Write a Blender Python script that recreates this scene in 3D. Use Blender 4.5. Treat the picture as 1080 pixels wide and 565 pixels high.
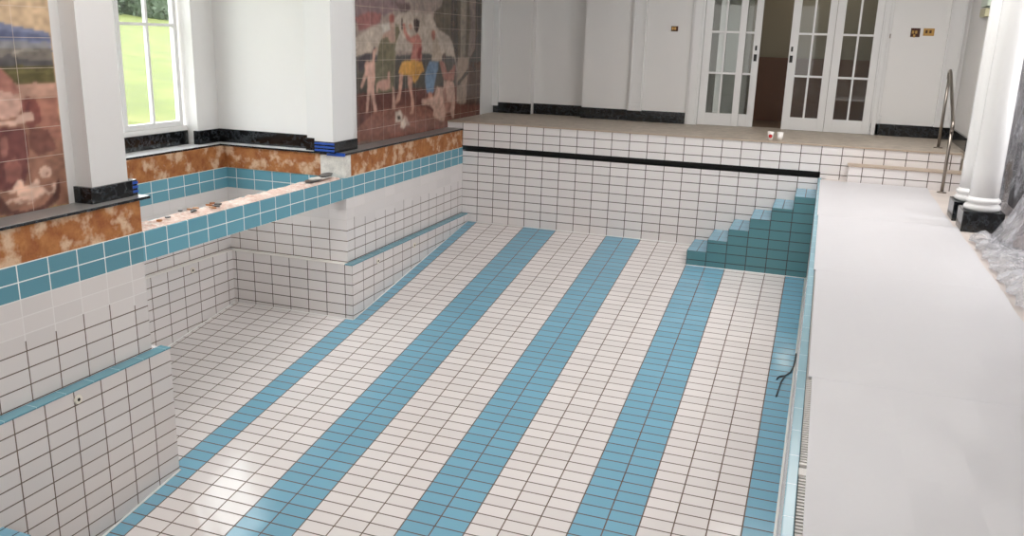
import bpy, math, random
import numpy as np
from mathutils import Vector, Matrix
for o in list(bpy.data.objects):
    bpy.data.objects.remove(o)
SC = bpy.context.scene
COL = SC.collection

# ------------------------------------------------------------------ camera
cam_d = bpy.data.cameras.new('camera')
cam_d.sensor_width = 36.0
cam_d.lens = 895.913 / 1080.0 * 36.0
cam_d.clip_end = 300
cam = bpy.data.objects.new('camera', cam_d)
COL.objects.link(cam)
RT = [[0.9390656, 0.1153989, -0.3237884], [0.3424948, -0.2340791, 0.9098925], [0.0292084, -0.9653445, -0.2593392]]
cam.matrix_world = Matrix(((RT[0][0], -RT[0][1], -RT[0][2], 4.72087),
                           (RT[1][0], -RT[1][1], -RT[1][2], -11.62179),
                           (RT[2][0], -RT[2][1], -RT[2][2], 2.66519), (0, 0, 0, 1)))
SC.camera = cam

# ------------------------------------------------------------------ sky, sun, daylight, exposure
SC.view_settings.view_transform = 'Standard'
SC.view_settings.look = 'None'
SC.view_settings.gamma = 1.0
SC.view_settings.use_curve_mapping = False
SC.view_settings.exposure = 0.0
W = bpy.data.worlds.new('sky'); SC.world = W
W.use_nodes = True
bg = W.node_tree.nodes['Background']
bg.inputs[0].default_value = (0.97, 0.975, 1.0, 1); bg.inputs[1].default_value = 7.5
sun_d = bpy.data.lights.new('sun', 'SUN'); sun_d.energy = 1.0; sun_d.angle = 0.03; sun_d.color = (1, 0.95, 0.85)
sun = bpy.data.objects.new('sun', sun_d); COL.objects.link(sun)
sun.rotation_euler = (math.radians(-52), math.radians(2), 0)


def fill_area(name, loc, rot, sx, sy, power, col=(1, 1, 1)):  # area lamp used for the added fill lights
    d = bpy.data.lights.new(name, 'AREA'); d.shape = 'RECTANGLE'; d.size = sx; d.size_y = sy
    d.energy = power; d.color = col
    o = bpy.data.objects.new(name, d); COL.objects.link(o)
    o.location = loc; o.rotation_euler = [math.radians(a) for a in rot]
    return o


fill_area('roof_fill', (1.3, -6.9, 4.62), (0, 0, 0), 2.4, 7.0, 115, (1.0, 0.975, 0.95))  # fill added overhead; no opening is known there
fill_area('ledge_roof_fill', (5.4, -2.4, 4.62), (0, 0, 0), 2.9, 2.9, 145, (1.0, 0.98, 0.96))  # second overhead fill, added to brighten the back right walls
fill_area('side_fill', (8.8, -3.3, 2.75), (0, 90, 0), 1.6, 2.2, 20, (1.0, 0.975, 0.96))  # fill added outside the right wall, its opening assumed
fill_area('end_fill', (2.2, -15.05, 2.9), (90, 0, 0), 4.0, 2.2, 45, (1.0, 0.97, 0.95))  # fill added behind the camera; the wall there is solid
fill_area('near_fill', (-2.75, -12.3, 2.9), (0, -90, 0), 2.4, 2.2, 30, (1.0, 0.99, 0.98))  # fill added through the assumed opening in the rear left wall

# ------------------------------------------------------------------ colours and node helpers


def srgb(r, g, b):
    f = lambda c: (c / 255 / 12.92) if c / 255 <= 0.04045 else ((c / 255 + 0.055) / 1.055) ** 2.4
    return (f(r), f(g), f(b), 1)


class NT:
    def __init__(s, name):
        s.m = bpy.data.materials.new(name); s.m.use_nodes = True
        s.t = s.m.node_tree; s.b = s.t.nodes['Principled BSDF']; s.out = s.t.nodes['Material Output']

    def n(s, typ, **kw):
        x = s.t.nodes.new(typ)
        for k, v in kw.items(): setattr(x, k, v)
        return x

    def put(s, sock, v):
        if isinstance(v, bpy.types.NodeSocket): s.t.links.new(v, sock)
        else: sock.default_value = v

    def ma(s, op, a, b=0.0, c=None):
        x = s.n('ShaderNodeMath', operation=op); s.put(x.inputs[0], a); s.put(x.inputs[1], b)
        if c is not None: s.put(x.inputs[2], c)
        return x.outputs[0]

    def mix(s, f, a, b):
        x = s.n('ShaderNodeMix', data_type='RGBA'); s.put(x.inputs[0], f); s.put(x.inputs[6], a); s.put(x.inputs[7], b)
        return x.outputs[2]

    def pos(s):
        g = s.n('ShaderNodeNewGeometry'); sp = s.n('ShaderNodeSeparateXYZ'); s.t.links.new(g.outputs[0], sp.inputs[0])
        return g, sp

    def noise(s, scale, detail=4.0, rough=0.6, vec=None):
        x = s.n('ShaderNodeTexNoise'); x.inputs['Scale'].default_value = scale
        x.inputs['Detail'].default_value = detail; x.inputs['Roughness'].default_value = rough
        if vec is None:
            g = s.n('ShaderNodeNewGeometry'); vec = g.outputs[0]
        s.t.links.new(vec, x.inputs['Vector'])
        return x.outputs[0]

    def ramp(s, f, stops):
        x = s.n('ShaderNodeValToRGB'); cr = x.color_ramp
        while len(cr.elements) < len(stops): cr.elements.new(0.5)
        for e, (p, c) in zip(cr.elements, stops): e.position = p; e.color = c
        s.put(x.inputs[0], f); return x.outputs[0]

    def bump(s, h, strength, dist=0.01):
        x = s.n('ShaderNodeBump'); x.inputs['Strength'].default_value = strength; x.inputs['Distance'].default_value = dist
        s.put(x.inputs['Height'], h); s.t.links.new(x.outputs[0], s.b.inputs['Normal'])


def plain(name, col, rough=0.5, metal=0.0, spec=0.5, nscale=None, namt=0.0, bump=0.0):
    q = NT(name)
    q.b.inputs['Roughness'].default_value = rough; q.b.inputs['Metallic'].default_value = metal
    q.b.inputs['Specular IOR Level'].default_value = spec
    if nscale:
        f = q.noise(nscale)
        d = tuple(max(0, c * (1 - namt)) for c in col[:3]) + (1,)
        l = tuple(min(1, c * (1 + namt)) for c in col[:3]) + (1,)
        q.put(q.b.inputs['Base Color'], q.mix(f, d, l))
        if bump: q.bump(f, bump)
    else:
        q.b.inputs['Base Color'].default_value = col
    return q.m


WHITE = srgb(230, 224, 222)
BLUE = srgb(126, 177, 200)
BAND = srgb(92, 142, 157)  # band blue with the pier's shade put into the colour
BAND2 = srgb(104, 160, 177)
DARKG = srgb(98, 80, 68)
LIGHTG = srgb(214, 214, 208)
SH = 0.1225     # short side of a tile


def tiles(name, u, v, W_, H_, pu, pv, mode='white', grout='dark', gw=0.008, rough=0.08, white=WHITE, blue=BLUE, gdark=((80, 64, 54), (122, 104, 92)), glight=LIGHTG):
    """glazed tile grid laid in world coordinates; mode: white, blue, band (two blue courses), stripes (pool floor)"""
    q = NT(name); g, sp = q.pos(); U = sp.outputs['XYZ'.index(u)]; V = sp.outputs['XYZ'.index(v)]
    un = q.ma('DIVIDE', q.ma('SUBTRACT', U, pu), W_); vn = q.ma('DIVIDE', q.ma('SUBTRACT', V, pv), H_)
    fu = q.ma('ABSOLUTE', q.ma('SUBTRACT', q.ma('FRACT', un), 0.5)); fv = q.ma('ABSOLUTE', q.ma('SUBTRACT', q.ma('FRACT', vn), 0.5))
    mu = q.ma('GREATER_THAN', fu, 0.5 - gw / 2 / W_); mv = q.ma('GREATER_THAN', fv, 0.5 - gw / 2 / H_)
    mask = q.ma('MAXIMUM', mu, mv)
    cmb = q.n('ShaderNodeCombineXYZ'); q.put(cmb.inputs[0], q.ma('FLOOR', un)); q.put(cmb.inputs[1], q.ma('FLOOR', vn))
    wn = q.n('ShaderNodeTexWhiteNoise', noise_dimensions='3D'); q.t.links.new(cmb.outputs[0], wn.inputs['Vector'])
    rnd = wn.outputs['Value']
    w2 = tuple(c * 0.93 for c in white[:3]) + (1,); b2 = tuple(c * 0.92 for c in blue[:3]) + (1,)
    wc = q.mix(rnd, w2, white); bc = q.mix(rnd, b2, blue)
    Z = sp.outputs[2]
    if mode == 'white': col = wc
    elif mode == 'blue': col = bc
    elif mode == 'band':
        isb = q.ma('MULTIPLY', q.ma('GREATER_THAN', Z, 0.8675), q.ma('LESS_THAN', Z, 1.2))
        col = q.mix(isb, wc, bc)
    elif mode == 'stripes':
        fr = q.ma('FRACT', q.ma('DIVIDE', q.ma('SUBTRACT', U, 0.75), 1.25))
        isb = q.ma('MULTIPLY', q.ma('LESS_THAN', fr, 0.4), q.ma('GREATER_THAN', U, -0.25))
        col = q.mix(isb, wc, bc)
    ns = q.noise(9.0)
    dg = q.mix(ns, srgb(*gdark[0]), srgb(*gdark[1]))
    if grout == 'dark': gc = dg
    elif grout == 'light': gc = glight
    else:   # renewed white grout above, old brown grout below
        n3 = q.noise(2.3, 1.0)
        edge = q.ma('ADD', q.ma('MULTIPLY', mu, 0.09), 0.505)
        edge = q.ma('ADD', edge, q.ma('MULTIPLY', q.ma('SUBTRACT', n3, 0.5), q.ma('MULTIPLY', mu, 0.35)))
        sel = q.ma('LESS_THAN', Z, edge)
        up = q.mix(q.ma('GREATER_THAN', Z, 0.8675), srgb(216, 210, 206), srgb(222, 226, 224))
        gc = q.mix(sel, up, dg)
    q.put(q.b.inputs['Base Color'], q.mix(mask, col, gc))
    q.put(q.b.inputs['Roughness'], q.ma('ADD', q.ma('MULTIPLY', mask, 0.6), q.ma('ADD', rough, q.ma('MULTIPLY', q.noise(3.0), 0.1))))
    # every tile is laid a hair out of true, so reflections break from tile to tile
    vs = q.n('ShaderNodeVectorMath', operation='SUBTRACT'); q.t.links.new(wn.outputs['Color'], vs.inputs[0]); vs.inputs[1].default_value = (.5, .5, .5)
    sc = q.n('ShaderNodeVectorMath', operation='SCALE'); q.t.links.new(vs.outputs[0], sc.inputs[0]); sc.inputs['Scale'].default_value = 0.012
    ad = q.n('ShaderNodeVectorMath', operation='ADD'); q.t.links.new(sc.outputs[0], ad.inputs[0]); q.t.links.new(g.outputs['Normal'], ad.inputs[1])
    nm = q.n('ShaderNodeVectorMath', operation='NORMALIZE'); q.t.links.new(ad.outputs[0], nm.inputs[0])
    bp_ = q.n('ShaderNodeBump'); bp_.inputs['Strength'].default_value = 0.5; bp_.inputs['Distance'].default_value = 0.003
    q.put(bp_.inputs['Height'], q.ma('SUBTRACT', 1.0, mask)); q.t.links.new(nm.outputs[0], bp_.inputs['Normal'])
    q.t.links.new(bp_.outputs[0], q.b.inputs['Normal'])
    return q.m


def rag(name, base, blotch, pale, rough=0.8, s=9.0, lo=0.52, hi=0.72):
    """bare adhesive bed: earthy colour with pale trowel dabs"""
    q = NT(name)
    f1 = q.noise(s, 6.0, 0.65); f2 = q.noise(s * 0.75, 3.0, 0.55); f3 = q.noise(s * 5, 3.0)
    c = q.mix(q.ramp(f1, [(0.35, (0, 0, 0, 1)), (0.65, (1, 1, 1, 1))]), base, blotch)
    c = q.mix(q.ramp(f2, [(lo, (0, 0, 0, 1)), (hi, (1, 1, 1, 1))]), c, pale)
    c = q.mix(q.ramp(f3, [(0.55, (0, 0, 0, 1)), (0.8, (0.4, 0.4, 0.4, 1))]), c, srgb(90, 52, 30))
    q.put(q.b.inputs['Base Color'], c); q.b.inputs['Roughness'].default_value = rough
    q.bump(f1, 0.5, 0.02)
    return q.m


def marble(name, rough=0.12, tone=14):
    q = NT(name); f = q.noise(7.0, 8.0, 0.7)
    v = q.ma('ABSOLUTE', q.ma('SUBTRACT', f, 0.5))
    c = q.ramp(v, [(0.0, srgb(70, 74, 80)), (0.010, srgb(40, 43, 46)), (0.05, srgb(tone, tone + 1, tone + 3)), (1.0, srgb(tone + 14, tone + 15, tone + 18))])
    q.put(q.b.inputs['Base Color'], c); q.b.inputs['Roughness'].default_value = rough
    return q.m


M = {}
M['floor'] = tiles('pool floor tiles', 'X', 'Y', .25, SH, 0, -5.3089, 'stripes', 'dark', 0.0105, 0.075)
M['back'] = tiles('back wall tiles', 'X', 'Z', .25, SH, 0, 0, 'white', 'dark', 0.010, 0.15, gdark=((62, 50, 44), (100, 86, 76)))
M['back_up'] = tiles('upper back wall tiles', 'X', 'Z', .25, 0.125, 0, 1.234, 'white', 'dark', 0.010, 0.15, gdark=((62, 50, 44), (100, 86, 76)))
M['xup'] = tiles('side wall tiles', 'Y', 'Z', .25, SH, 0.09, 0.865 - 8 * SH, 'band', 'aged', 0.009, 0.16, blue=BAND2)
M['xup_pier'] = tiles('pier wall tiles', 'Y', 'Z', .25, SH, 0.175, 0.865 - 8 * SH, 'band', 'aged', 0.009, 0.16, blue=BAND, white=srgb(216, 208, 204))  # white and blue toned down: the pier's dimmer light set in colour
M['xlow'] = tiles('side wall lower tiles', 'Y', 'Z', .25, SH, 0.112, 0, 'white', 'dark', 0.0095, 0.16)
M['xlow_pier'] = tiles('pier lower tiles', 'Y', 'Z', .25, SH, 0.18, 0, 'white', 'dark', 0.0095, 0.16, white=srgb(216, 208, 204))  # white toned down for the pier's shade, like the courses above
M['yup'] = tiles('alcove end wall tiles', 'X', 'Z', .25, SH, 0.02, 0.865 - 8 * SH, 'band', 'aged', 0.009, 0.16, blue=BAND2)
M['ylow'] = tiles('alcove end lower tiles', 'X', 'Z', .25, SH, 0.0, 0, 'white', 'dark', 0.0095, 0.16, gdark=((62, 50, 44), (100, 86, 76)))
M['axup'] = tiles('alcove back wall tiles', 'Y', 'Z', .25, SH, 0.19, 0.865 - 8 * SH, 'band', 'aged', 0.009, 0.16, blue=BAND2)
M['axlow'] = tiles('alcove back lower tiles', 'Y', 'Z', .25, SH, 0.0075, 0, 'white', 'dark', 0.0095, 0.16)
M['right'] = tiles('right pool wall tiles', 'Y', 'Z', .25, SH, 0, 1.05 - 9 * SH, 'band', 'dark', 0.0095, 0.16)
M['step_front'] = tiles('blue step riser tiles', 'X', 'Z', .25, SH, 0, -0.035, 'blue', 'dark', 0.0095, 0.14, blue=srgb(86, 134, 142), gdark=((44, 50, 54), (66, 70, 72)))  # darker than the treads: shade of the risers put into the blue
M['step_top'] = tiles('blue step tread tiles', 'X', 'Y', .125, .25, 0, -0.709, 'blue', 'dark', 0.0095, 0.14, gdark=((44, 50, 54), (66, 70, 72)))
M['step_side'] = tiles('blue step side tiles', 'Y', 'Z', .25, SH, -0.709, -0.035, 'blue', 'dark', 0.0095, 0.14, blue=srgb(86, 134, 142), gdark=((44, 50, 54), (66, 70, 72)))  # same darkened blue, side shade set in the colour
M['ledge_blue'] = tiles('blue ledge tiles', 'Y', 'X', .25, .5, 0.112, -0.4, 'blue', 'light', 0.004, 0.12, blue=srgb(104, 152, 166), glight=srgb(150, 186, 194))
M['rim_blue'] = tiles('blue rim tiles', 'Y', 'X', .25, .5, 0.0, 4.6, 'blue', 'light', 0.004, 0.14, blue=srgb(146, 186, 200), glight=srgb(176, 204, 212))
M['ledge_white'] = plain('white ledge tiles', srgb(232, 226, 220), 0.15)
M['deck_tile'] = tiles('deck tiles', 'X', 'Y', .25, .25, 0, 0, 'white', 'light', 0.006, 0.3, white=srgb(214, 203, 196))
M['step_tile'] = tiles('deck step tiles', 'X', 'Z', .25, 0.125, 0, 1.275, 'white', 'dark', 0.010, 0.15, gdark=((62, 50, 44), (100, 86, 76)))
M['sideY_tile'] = tiles('ledge side tiles', 'Y', 'Z', .25, 0.125, 0, 1.234, 'white', 'dark', 0.010, 0.15)
M['stone'] = plain('dusty limestone', srgb(176, 164, 150), 0.5, nscale=9.0, namt=0.5, bump=0.25)
M['nosing'] = plain('beige tile nosing', srgb(178, 160, 142), 0.4, nscale=14.0, namt=0.15)
M['black'] = plain('channel with painted shade', srgb(9, 8, 8), 0.5)  # black stands in for the shade inside slot and grate channel
M['paint'] = plain('white wall paint', srgb(228, 226, 224), 0.55, nscale=1.2, namt=0.02)
M['gloss'] = plain('white gloss paint', srgb(226, 225, 224), 0.25)
M['pil'] = plain('pilaster paint', srgb(214, 211, 209), 0.4)
M['ceil'] = plain('ceiling paint', srgb(232, 230, 226), 0.8)
M['marble'] = marble('black veined marble')
M['shelf'] = marble('dark marble shelf edge', 0.16, 22)
M['shelf_top'] = plain('shelf top with painted reflection', srgb(128, 126, 124), 0.3, nscale=8, namt=0.15)  # grey stands for walls mirrored in the dark marble, painted as colour
M['sill'] = plain('shelf top with painted window glare', srgb(224, 224, 226), 0.25)  # white stands for window light mirrored in dark marble, painted as colour
M['orange'] = rag('bare orange adhesive', srgb(146, 84, 42), srgb(178, 118, 66), srgb(208, 174, 144), lo=0.51, hi=0.64)
M['rubble'] = rag('broken mortar', srgb(232, 214, 204), srgb(214, 178, 164), srgb(240, 232, 226), s=22.0)
M['plaster'] = rag('white plaster patch', srgb(226, 222, 214), srgb(204, 200, 194), srgb(236, 232, 226), s=12.0)
M['board'] = plain('white protection board', srgb(204, 202, 205), 0.38, nscale=2.0, namt=0.012)
M['seal'] = plain('white sealant', srgb(240, 240, 236), 0.4)
M['steel'] = plain('brushed steel', srgb(150, 142, 134), 0.28, 1.0)
M['brass'] = plain('brass plate', srgb(176, 140, 84), 0.3, 1.0)
M['bronze'] = plain('dark bronze', srgb(70, 44, 34), 0.35, 0.6)
M['blacksw'] = plain('black plastic', srgb(24, 22, 22), 0.4)
M['bluetape'] = plain('blue tape', srgb(22, 74, 168), 0.4)
M['plug'] = plain('inlet plastic', srgb(222, 214, 200), 0.35)
M['hole'] = plain('inlet hole', srgb(30, 26, 24), 0.8)
M['cup'] = plain('paper cup', srgb(238, 234, 230), 0.6)
M['cupred'] = plain('red print', srgb(190, 34, 40), 0.6)
M['cream'] = plain('cream plastic', srgb(188, 182, 148), 0.5)
M['pale'] = plain('pale lens', srgb(196, 206, 190), 0.4)
M['grate'] = plain('grate plastic', srgb(226, 222, 218), 0.45)
M['brown'] = plain('brown board', srgb(94, 60, 40), 0.5, nscale=3.0, namt=0.12)
M['hallwall'] = plain('hall wall paint', srgb(136, 126, 108), 0.7)
M['hallpale'] = plain('pale hall wall', srgb(168, 168, 160), 0.7)
M['hallfloor'] = plain('hall floor', srgb(110, 90, 74), 0.6)
M['slate'] = plain('slate offcut', srgb(74, 72, 72), 0.35, nscale=20, namt=0.5)
M['darkstuff'] = plain('dark upholstery', srgb(48, 46, 50), 0.7, nscale=6, namt=0.4)
M['cloth'] = plain('grey strap', srgb(70, 78, 82), 0.7)
M['grass'] = NT('sunlit grass').m


def mk_grass():
    m = M['grass']; t = m.node_tree; q = NT.__new__(NT); q.m = m; q.t = t; q.b = t.nodes['Principled BSDF']
    f = q.noise(0.9, 8.0, 0.7); f2 = q.noise(14.0, 4.0)
    c = q.ramp(f, [(0.3, srgb(66, 76, 14)), (0.5, srgb(84, 94, 20)), (0.72, srgb(108, 106, 46))])
    c = q.mix(q.ma('MULTIPLY', f2, 0.45), c, srgb(54, 64, 10))
    q.put(q.b.inputs['Base Color'], c); q.b.inputs['Roughness'].default_value = 0.9


mk_grass()
M['leaf'] = plain('hedge leaves', srgb(58, 74, 50), 0.6, nscale=5, namt=0.5)


def mk_glass(name, tint=(0.93, 0.95, 0.94, 1), rough=0.02):
    q = NT(name); t = q.t
    tr = q.n('ShaderNodeBsdfTransparent'); tr.inputs[0].default_value = tint
    gl = q.n('ShaderNodeBsdfGlossy'); gl.inputs['Roughness'].default_value = rough
    lw_ = q.n('ShaderNodeLayerWeight'); fr = q.ma('ADD', 0.04, q.ma('MULTIPLY', 0.9, q.ma('POWER', lw_.outputs['Facing'], 5.0)))
    mx = q.n('ShaderNodeMixShader'); q.put(mx.inputs[0], fr); t.links.new(tr.outputs[0], mx.inputs[1]); t.links.new(gl.outputs[0], mx.inputs[2])
    t.links.new(mx.outputs[0], q.out.inputs[0]); return q.m


M['glass'] = mk_glass('clear glass')


def mk_plastic():
    q = NT('clear polythene'); t = q.t
    g = q.n('ShaderNodeNewGeometry')
    mp = q.n('ShaderNodeMapping'); t.links.new(g.outputs[0], mp.inputs[0]); mp.inputs['Scale'].default_value = (9.0, 9.0, 2.2)
    f0 = q.noise(1.0, 7.0, 0.75, mp.outputs[0]); f = q.ramp(f0, [(0.36, (0, 0, 0, 1)), (0.62, (1, 1, 1, 1))])
    bm_ = q.n('ShaderNodeBump'); bm_.inputs['Strength'].default_value = 0.9; bm_.inputs['Distance'].default_value = 0.03; q.put(bm_.inputs['Height'], f0)
    tr = q.n('ShaderNodeBsdfTransparent'); tr.inputs[0].default_value = (0.8, 0.8, 0.83, 1)
    di = q.n('ShaderNodeBsdfDiffuse'); di.inputs[0].default_value = srgb(180, 181, 188)
    q.put(di.inputs[0], q.ramp(q.noise(1.0, 5.0, 0.8, mp.outputs[0]), [(0.42, srgb(96, 97, 104)), (0.58, srgb(206, 207, 214))]))
    tl = q.n('ShaderNodeBsdfTranslucent'); tl.inputs[0].default_value = srgb(160, 160, 166)
    gl = q.n('ShaderNodeBsdfGlossy'); gl.inputs['Roughness'].default_value = 0.22; gl.inputs[0].default_value = (0.9, 0.9, 0.92, 1)
    for x_ in (di, tl, gl): t.links.new(bm_.outputs[0], x_.inputs['Normal'])
    m1 = q.n('ShaderNodeMixShader'); m1.inputs[0].default_value = 0.35; t.links.new(di.outputs[0], m1.inputs[1]); t.links.new(tl.outputs[0], m1.inputs[2])
    m2 = q.n('ShaderNodeMixShader'); q.put(m2.inputs[0], q.ma('ADD', q.ma('MULTIPLY', f, 0.62), 0.08)); t.links.new(tr.outputs[0], m2.inputs[1]); t.links.new(m1.outputs[0], m2.inputs[2])
    m3 = q.n('ShaderNodeMixShader'); lw = q.n('ShaderNodeLayerWeight'); lw.inputs[0].default_value = 0.35
    q.put(m3.inputs[0], q.ma('MULTIPLY', lw.outputs['Facing'], 0.6)); t.links.new(m2.outputs[0], m3.inputs[1]); t.links.new(gl.outputs[0], m3.inputs[2])
    t.links.new(m3.outputs[0], q.out.inputs[0]); return q.m


M['plastic'] = mk_plastic()

# ------------------------------------------------------------------ mesh helpers


class MB:
    """collects shapes, then links them as one mesh object"""

    def __init__(s): s.v = []; s.f = []; s.mi = []; s.sm = []; s.mats = []

    def slot(s, m):
        if m not in s.mats: s.mats.append(m)
        return s.mats.index(m)

    def poly(s, pts, m, smooth=False):
        i = len(s.v); s.v += [tuple(p) for p in pts]; s.f.append(tuple(range(i, i + len(pts)))); s.mi.append(s.slot(m)); s.sm.append(smooth)

    def box(s, x0, x1, y0, y1, z0, z1, mx, my=None, mz=None):
        my = my or mx; mz = mz or mx; i = len(s.v)
        s.v += [(x, y, z) for x in (x0, x1) for y in (y0, y1) for z in (z0, z1)]
        for f, m in (((0, 1, 3, 2), mx), ((4, 6, 7, 5), mx), ((0, 4, 5, 1), my), ((2, 3, 7, 6), my), ((0, 2, 6, 4), mz), ((1, 5, 7, 3), mz)):
            s.f.append(tuple(i + a for a in f)); s.mi.append(s.slot(m)); s.sm.append(False)
        return s

    def lathe(s, cx, cy, prof, m, n=40):
        i = len(s.v); k = len(prof)
        for r, z in prof:
            for a in range(n):
                t = 2 * math.pi * a / n; s.v.append((cx + r * math.cos(t), cy + r * math.sin(t), z))
        for j in range(k - 1):
            for a in range(n):
                b = (a + 1) % n; s.f.append((i + j * n + a, i + j * n + b, i + (j + 1) * n + b, i + (j + 1) * n + a)); s.mi.append(s.slot(m)); s.sm.append(True)
        s.f.append(tuple(i + a for a in range(n))[::-1]); s.mi.append(s.slot(m)); s.sm.append(False)
        s.f.append(tuple(i + (k - 1) * n + a for a in range(n))); s.mi.append(s.slot(m)); s.sm.append(False)
        return s

    def tube(s, pts, r, m, n=14):
        pts = [Vector(p) for p in pts]; i = len(s.v); up = Vector((0, 0, 1))
        prev = None
        for k, p in enumerate(pts):
            d = (pts[min(k + 1, len(pts) - 1)] - pts[max(k - 1, 0)]).normalized()
            a = prev if prev is not None else (d.cross(up) if abs(d.dot(up)) < .95 else d.cross(Vector((1, 0, 0))))
            a = (a - d * a.dot(d)).normalized(); prev = a; b = d.cross(a)
            for t in range(n):
                w = 2 * math.pi * t / n; s.v.append(tuple(p + a * r * math.cos(w) + b * r * math.sin(w)))
        for k in range(len(pts) - 1):
            for t in range(n):
                u = (t + 1) % n; s.f.append((i + k * n + t, i + k * n + u, i + (k + 1) * n + u, i + (k + 1) * n + t)); s.mi.append(s.slot(m)); s.sm.append(True)
        s.f.append(tuple(i + t for t in range(n))[::-1]); s.mi.append(s.slot(m)); s.sm.append(False)
        e = i + (len(pts) - 1) * n; s.f.append(tuple(e + t for t in range(n))); s.mi.append(s.slot(m)); s.sm.append(False)
        return s

    def build(s, name, parent=None, bevel=0.0, loc=None, fix=True):
        me = bpy.data.meshes.new(name); me.from_pydata(s.v, [], s.f)
        for m in s.mats: me.materials.append(m)
        me.polygons.foreach_set('material_index', s.mi); me.polygons.foreach_set('use_smooth', s.sm); me.update()
        if fix:
            import bmesh
            bm = bmesh.new(); bm.from_mesh(me); bmesh.ops.recalc_face_normals(bm, faces=bm.faces); bm.to_mesh(me); bm.free()
        o = bpy.data.objects.new(name, me); COL.objects.link(o)
        if parent: o.parent = parent; o.matrix_parent_inverse = parent.matrix_world.inverted()
        if bevel:
            b = o.modifiers.new('bevel', 'BEVEL'); b.width = bevel; b.segments = 2; b.limit_method = 'ANGLE'
        return o


def box(name, x0, x1, y0, y1, z0, z1, mx, my=None, mz=None, parent=None, bevel=0.0):
    return MB().box(x0, x1, y0, y1, z0, z1, mx, my, mz).build(name, parent, bevel)


def struct(o, label=None):
    o['kind'] = 'structure'
    if label: o['label'] = label
    return o


def tag(o, label, cat, group=None):
    o['label'] = label; o['category'] = cat
    if group: o['group'] = group
    return o


def empty(name, loc):
    o = bpy.data.objects.new(name, None); COL.objects.link(o); o.location = loc; o.empty_display_size = 0.1
    o.matrix_world = Matrix.Translation(loc)
    return o


def copy_tree(o, d, parent=None):
    c = o.copy(); COL.objects.link(c)
    if parent: c.parent = parent; c.matrix_parent_inverse = o.matrix_parent_inverse.copy()
    else: c.location = o.location + Vector(d)
    for ch in list(o.children): copy_tree(ch, d, c)
    return c


S = M
# ------------------------------------------------------------------ pool shell
SL = 0.1591
fb = MB()
P0 = [(-2.0, 0.0, 0.0), (4.76, 0.0, 0.0), (4.76, -10.5, -10.5 * SL), (-2.0, -10.5, -10.5 * SL)]
fb.poly(P0[::-1], S['floor'])
fb.poly([(-2.0, -10.5, -10.5 * SL), (4.76, -10.5, -10.5 * SL), (4.76, -14, -10.5 * SL), (-2, -14, -10.5 * SL)][::-1], S['floor'])
fl = fb.build('floor_pool', fix=False)
sm = fl.modifiers.new('thickness', 'SOLIDIFY'); sm.thickness = 0.15; sm.offset = -1
struct(fl, 'sloping pool floor in white tiles with blue lane stripes')

b = MB(); b.box(-0.4, 4.85, 0.0, 0.35, -0.2, 1.052, S['xup'], S['back'], S['back'])
struct(b.build('wall_pool_back'), 'white tiled end wall of the pool with dark grout')
b = MB(); b.box(-0.4, 4.765, 0.16, 0.35, 1.052, 1.137, S['black'])
b.box(-0.25, 4.765, 0.012, 0.16, 1.0525, 1.056, S['black'])
b.box(-0.25, 4.765, 0.012, 0.16, 1.133, 1.1365, S['black'])
struct(b.build('trim_1'), 'overflow slot with its shade painted black across the end wall of the pool')
b = MB(); b.box(-0.6, 6.36, 0.0, 0.35, 1.137, 1.466, S['sideY_tile'], S['back_up'], S['back_up'])
b.box(4.765, 6.36, 0.0, 0.35, 1.0, 1.137, S['sideY_tile'], S['back_up'], S['back_up'])
struct(b.build('wall_upper_ledge'), 'white tiled front of the raised ledge above the overflow slot')
b = MB(); b.box(-0.6, 6.372, -0.012, 0.07, 1.466, 1.484, S['nosing'])
b.box(-0.6, 6.372, 0.07, 2.05, 1.455, 1.483, S['stone'])
struct(b.build('floor_ledge'), 'dusty stone ledge in front of the doors')
b = MB(); b.box(6.372, 8.8, -0.012, 0.35, 0.95, 1.40, S['stone']); b.box(6.36, 6.5, 0.35, 2.05, 1.0, 1.482, S['stone'])
struct(b.build('trim_9'), 'lower stone return at the end of the ledge')
# low step up to the ledge
b = MB(); b.box(5.09, 6.62, -0.25, 0.0, 1.045, 1.262, S['sideY_tile'], S['step_tile'], S['step_tile'])
b.box(5.078, 6.62, -0.262, -0.001, 1.262, 1.277, S['nosing'])
struct(b.build('trim_2'), 'low tiled step up to the ledge')

# left walls
lw = lambda n, *a, **k: struct(box(n, *a, **k))
lw('wall_left_upper', -2.0, -0.247, -3.325, 0.0, 0.11, 1.11, S['xup'], S['yup'], S['xup'])
lw('wall_left_lower', -2.0, -0.152, -3.389, 0.0, -1.2, 0.11, S['xlow'], S['ylow'], S['xlow'])
b = MB(); b.box(-0.25, -0.147, -3.394, 0.0, 0.108, 0.1235, S['ledge_blue']); struct(b.build('trim_3', bevel=0.004), 'blue tile ledge along the far side wall')
b = MB(); b.box(-1.80, -0.255, -3.396, -3.32, 0.108, 0.1235, S['ledge_white']); struct(b.build('trim_4', bevel=0.004), 'white tile ledge on the end wall of the alcove')
lw('wall_alcove_upper', -2.35, -1.865, -6.5, -3.3, 0.11, 1.11, S['axup'])
lw('wall_alcove_lower', -2.35, -1.803, -6.5, -3.3, -1.4, 0.11, S['axlow'])
b = MB(); b.box(-1.87, -1.798, -6.4, -3.39, 0.108, 0.1235, S['ledge_white']); struct(b.build('trim_5', bevel=0.004), 'white tile ledge on the back wall of the alcove')
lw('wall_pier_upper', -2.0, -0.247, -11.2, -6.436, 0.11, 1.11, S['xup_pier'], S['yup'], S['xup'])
lw('wall_pier_lower', -2.0, -0.152, -11.2, -6.335, -1.9, 0.11, S['xlow_pier'], S['ylow'], S['xlow'])
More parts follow.
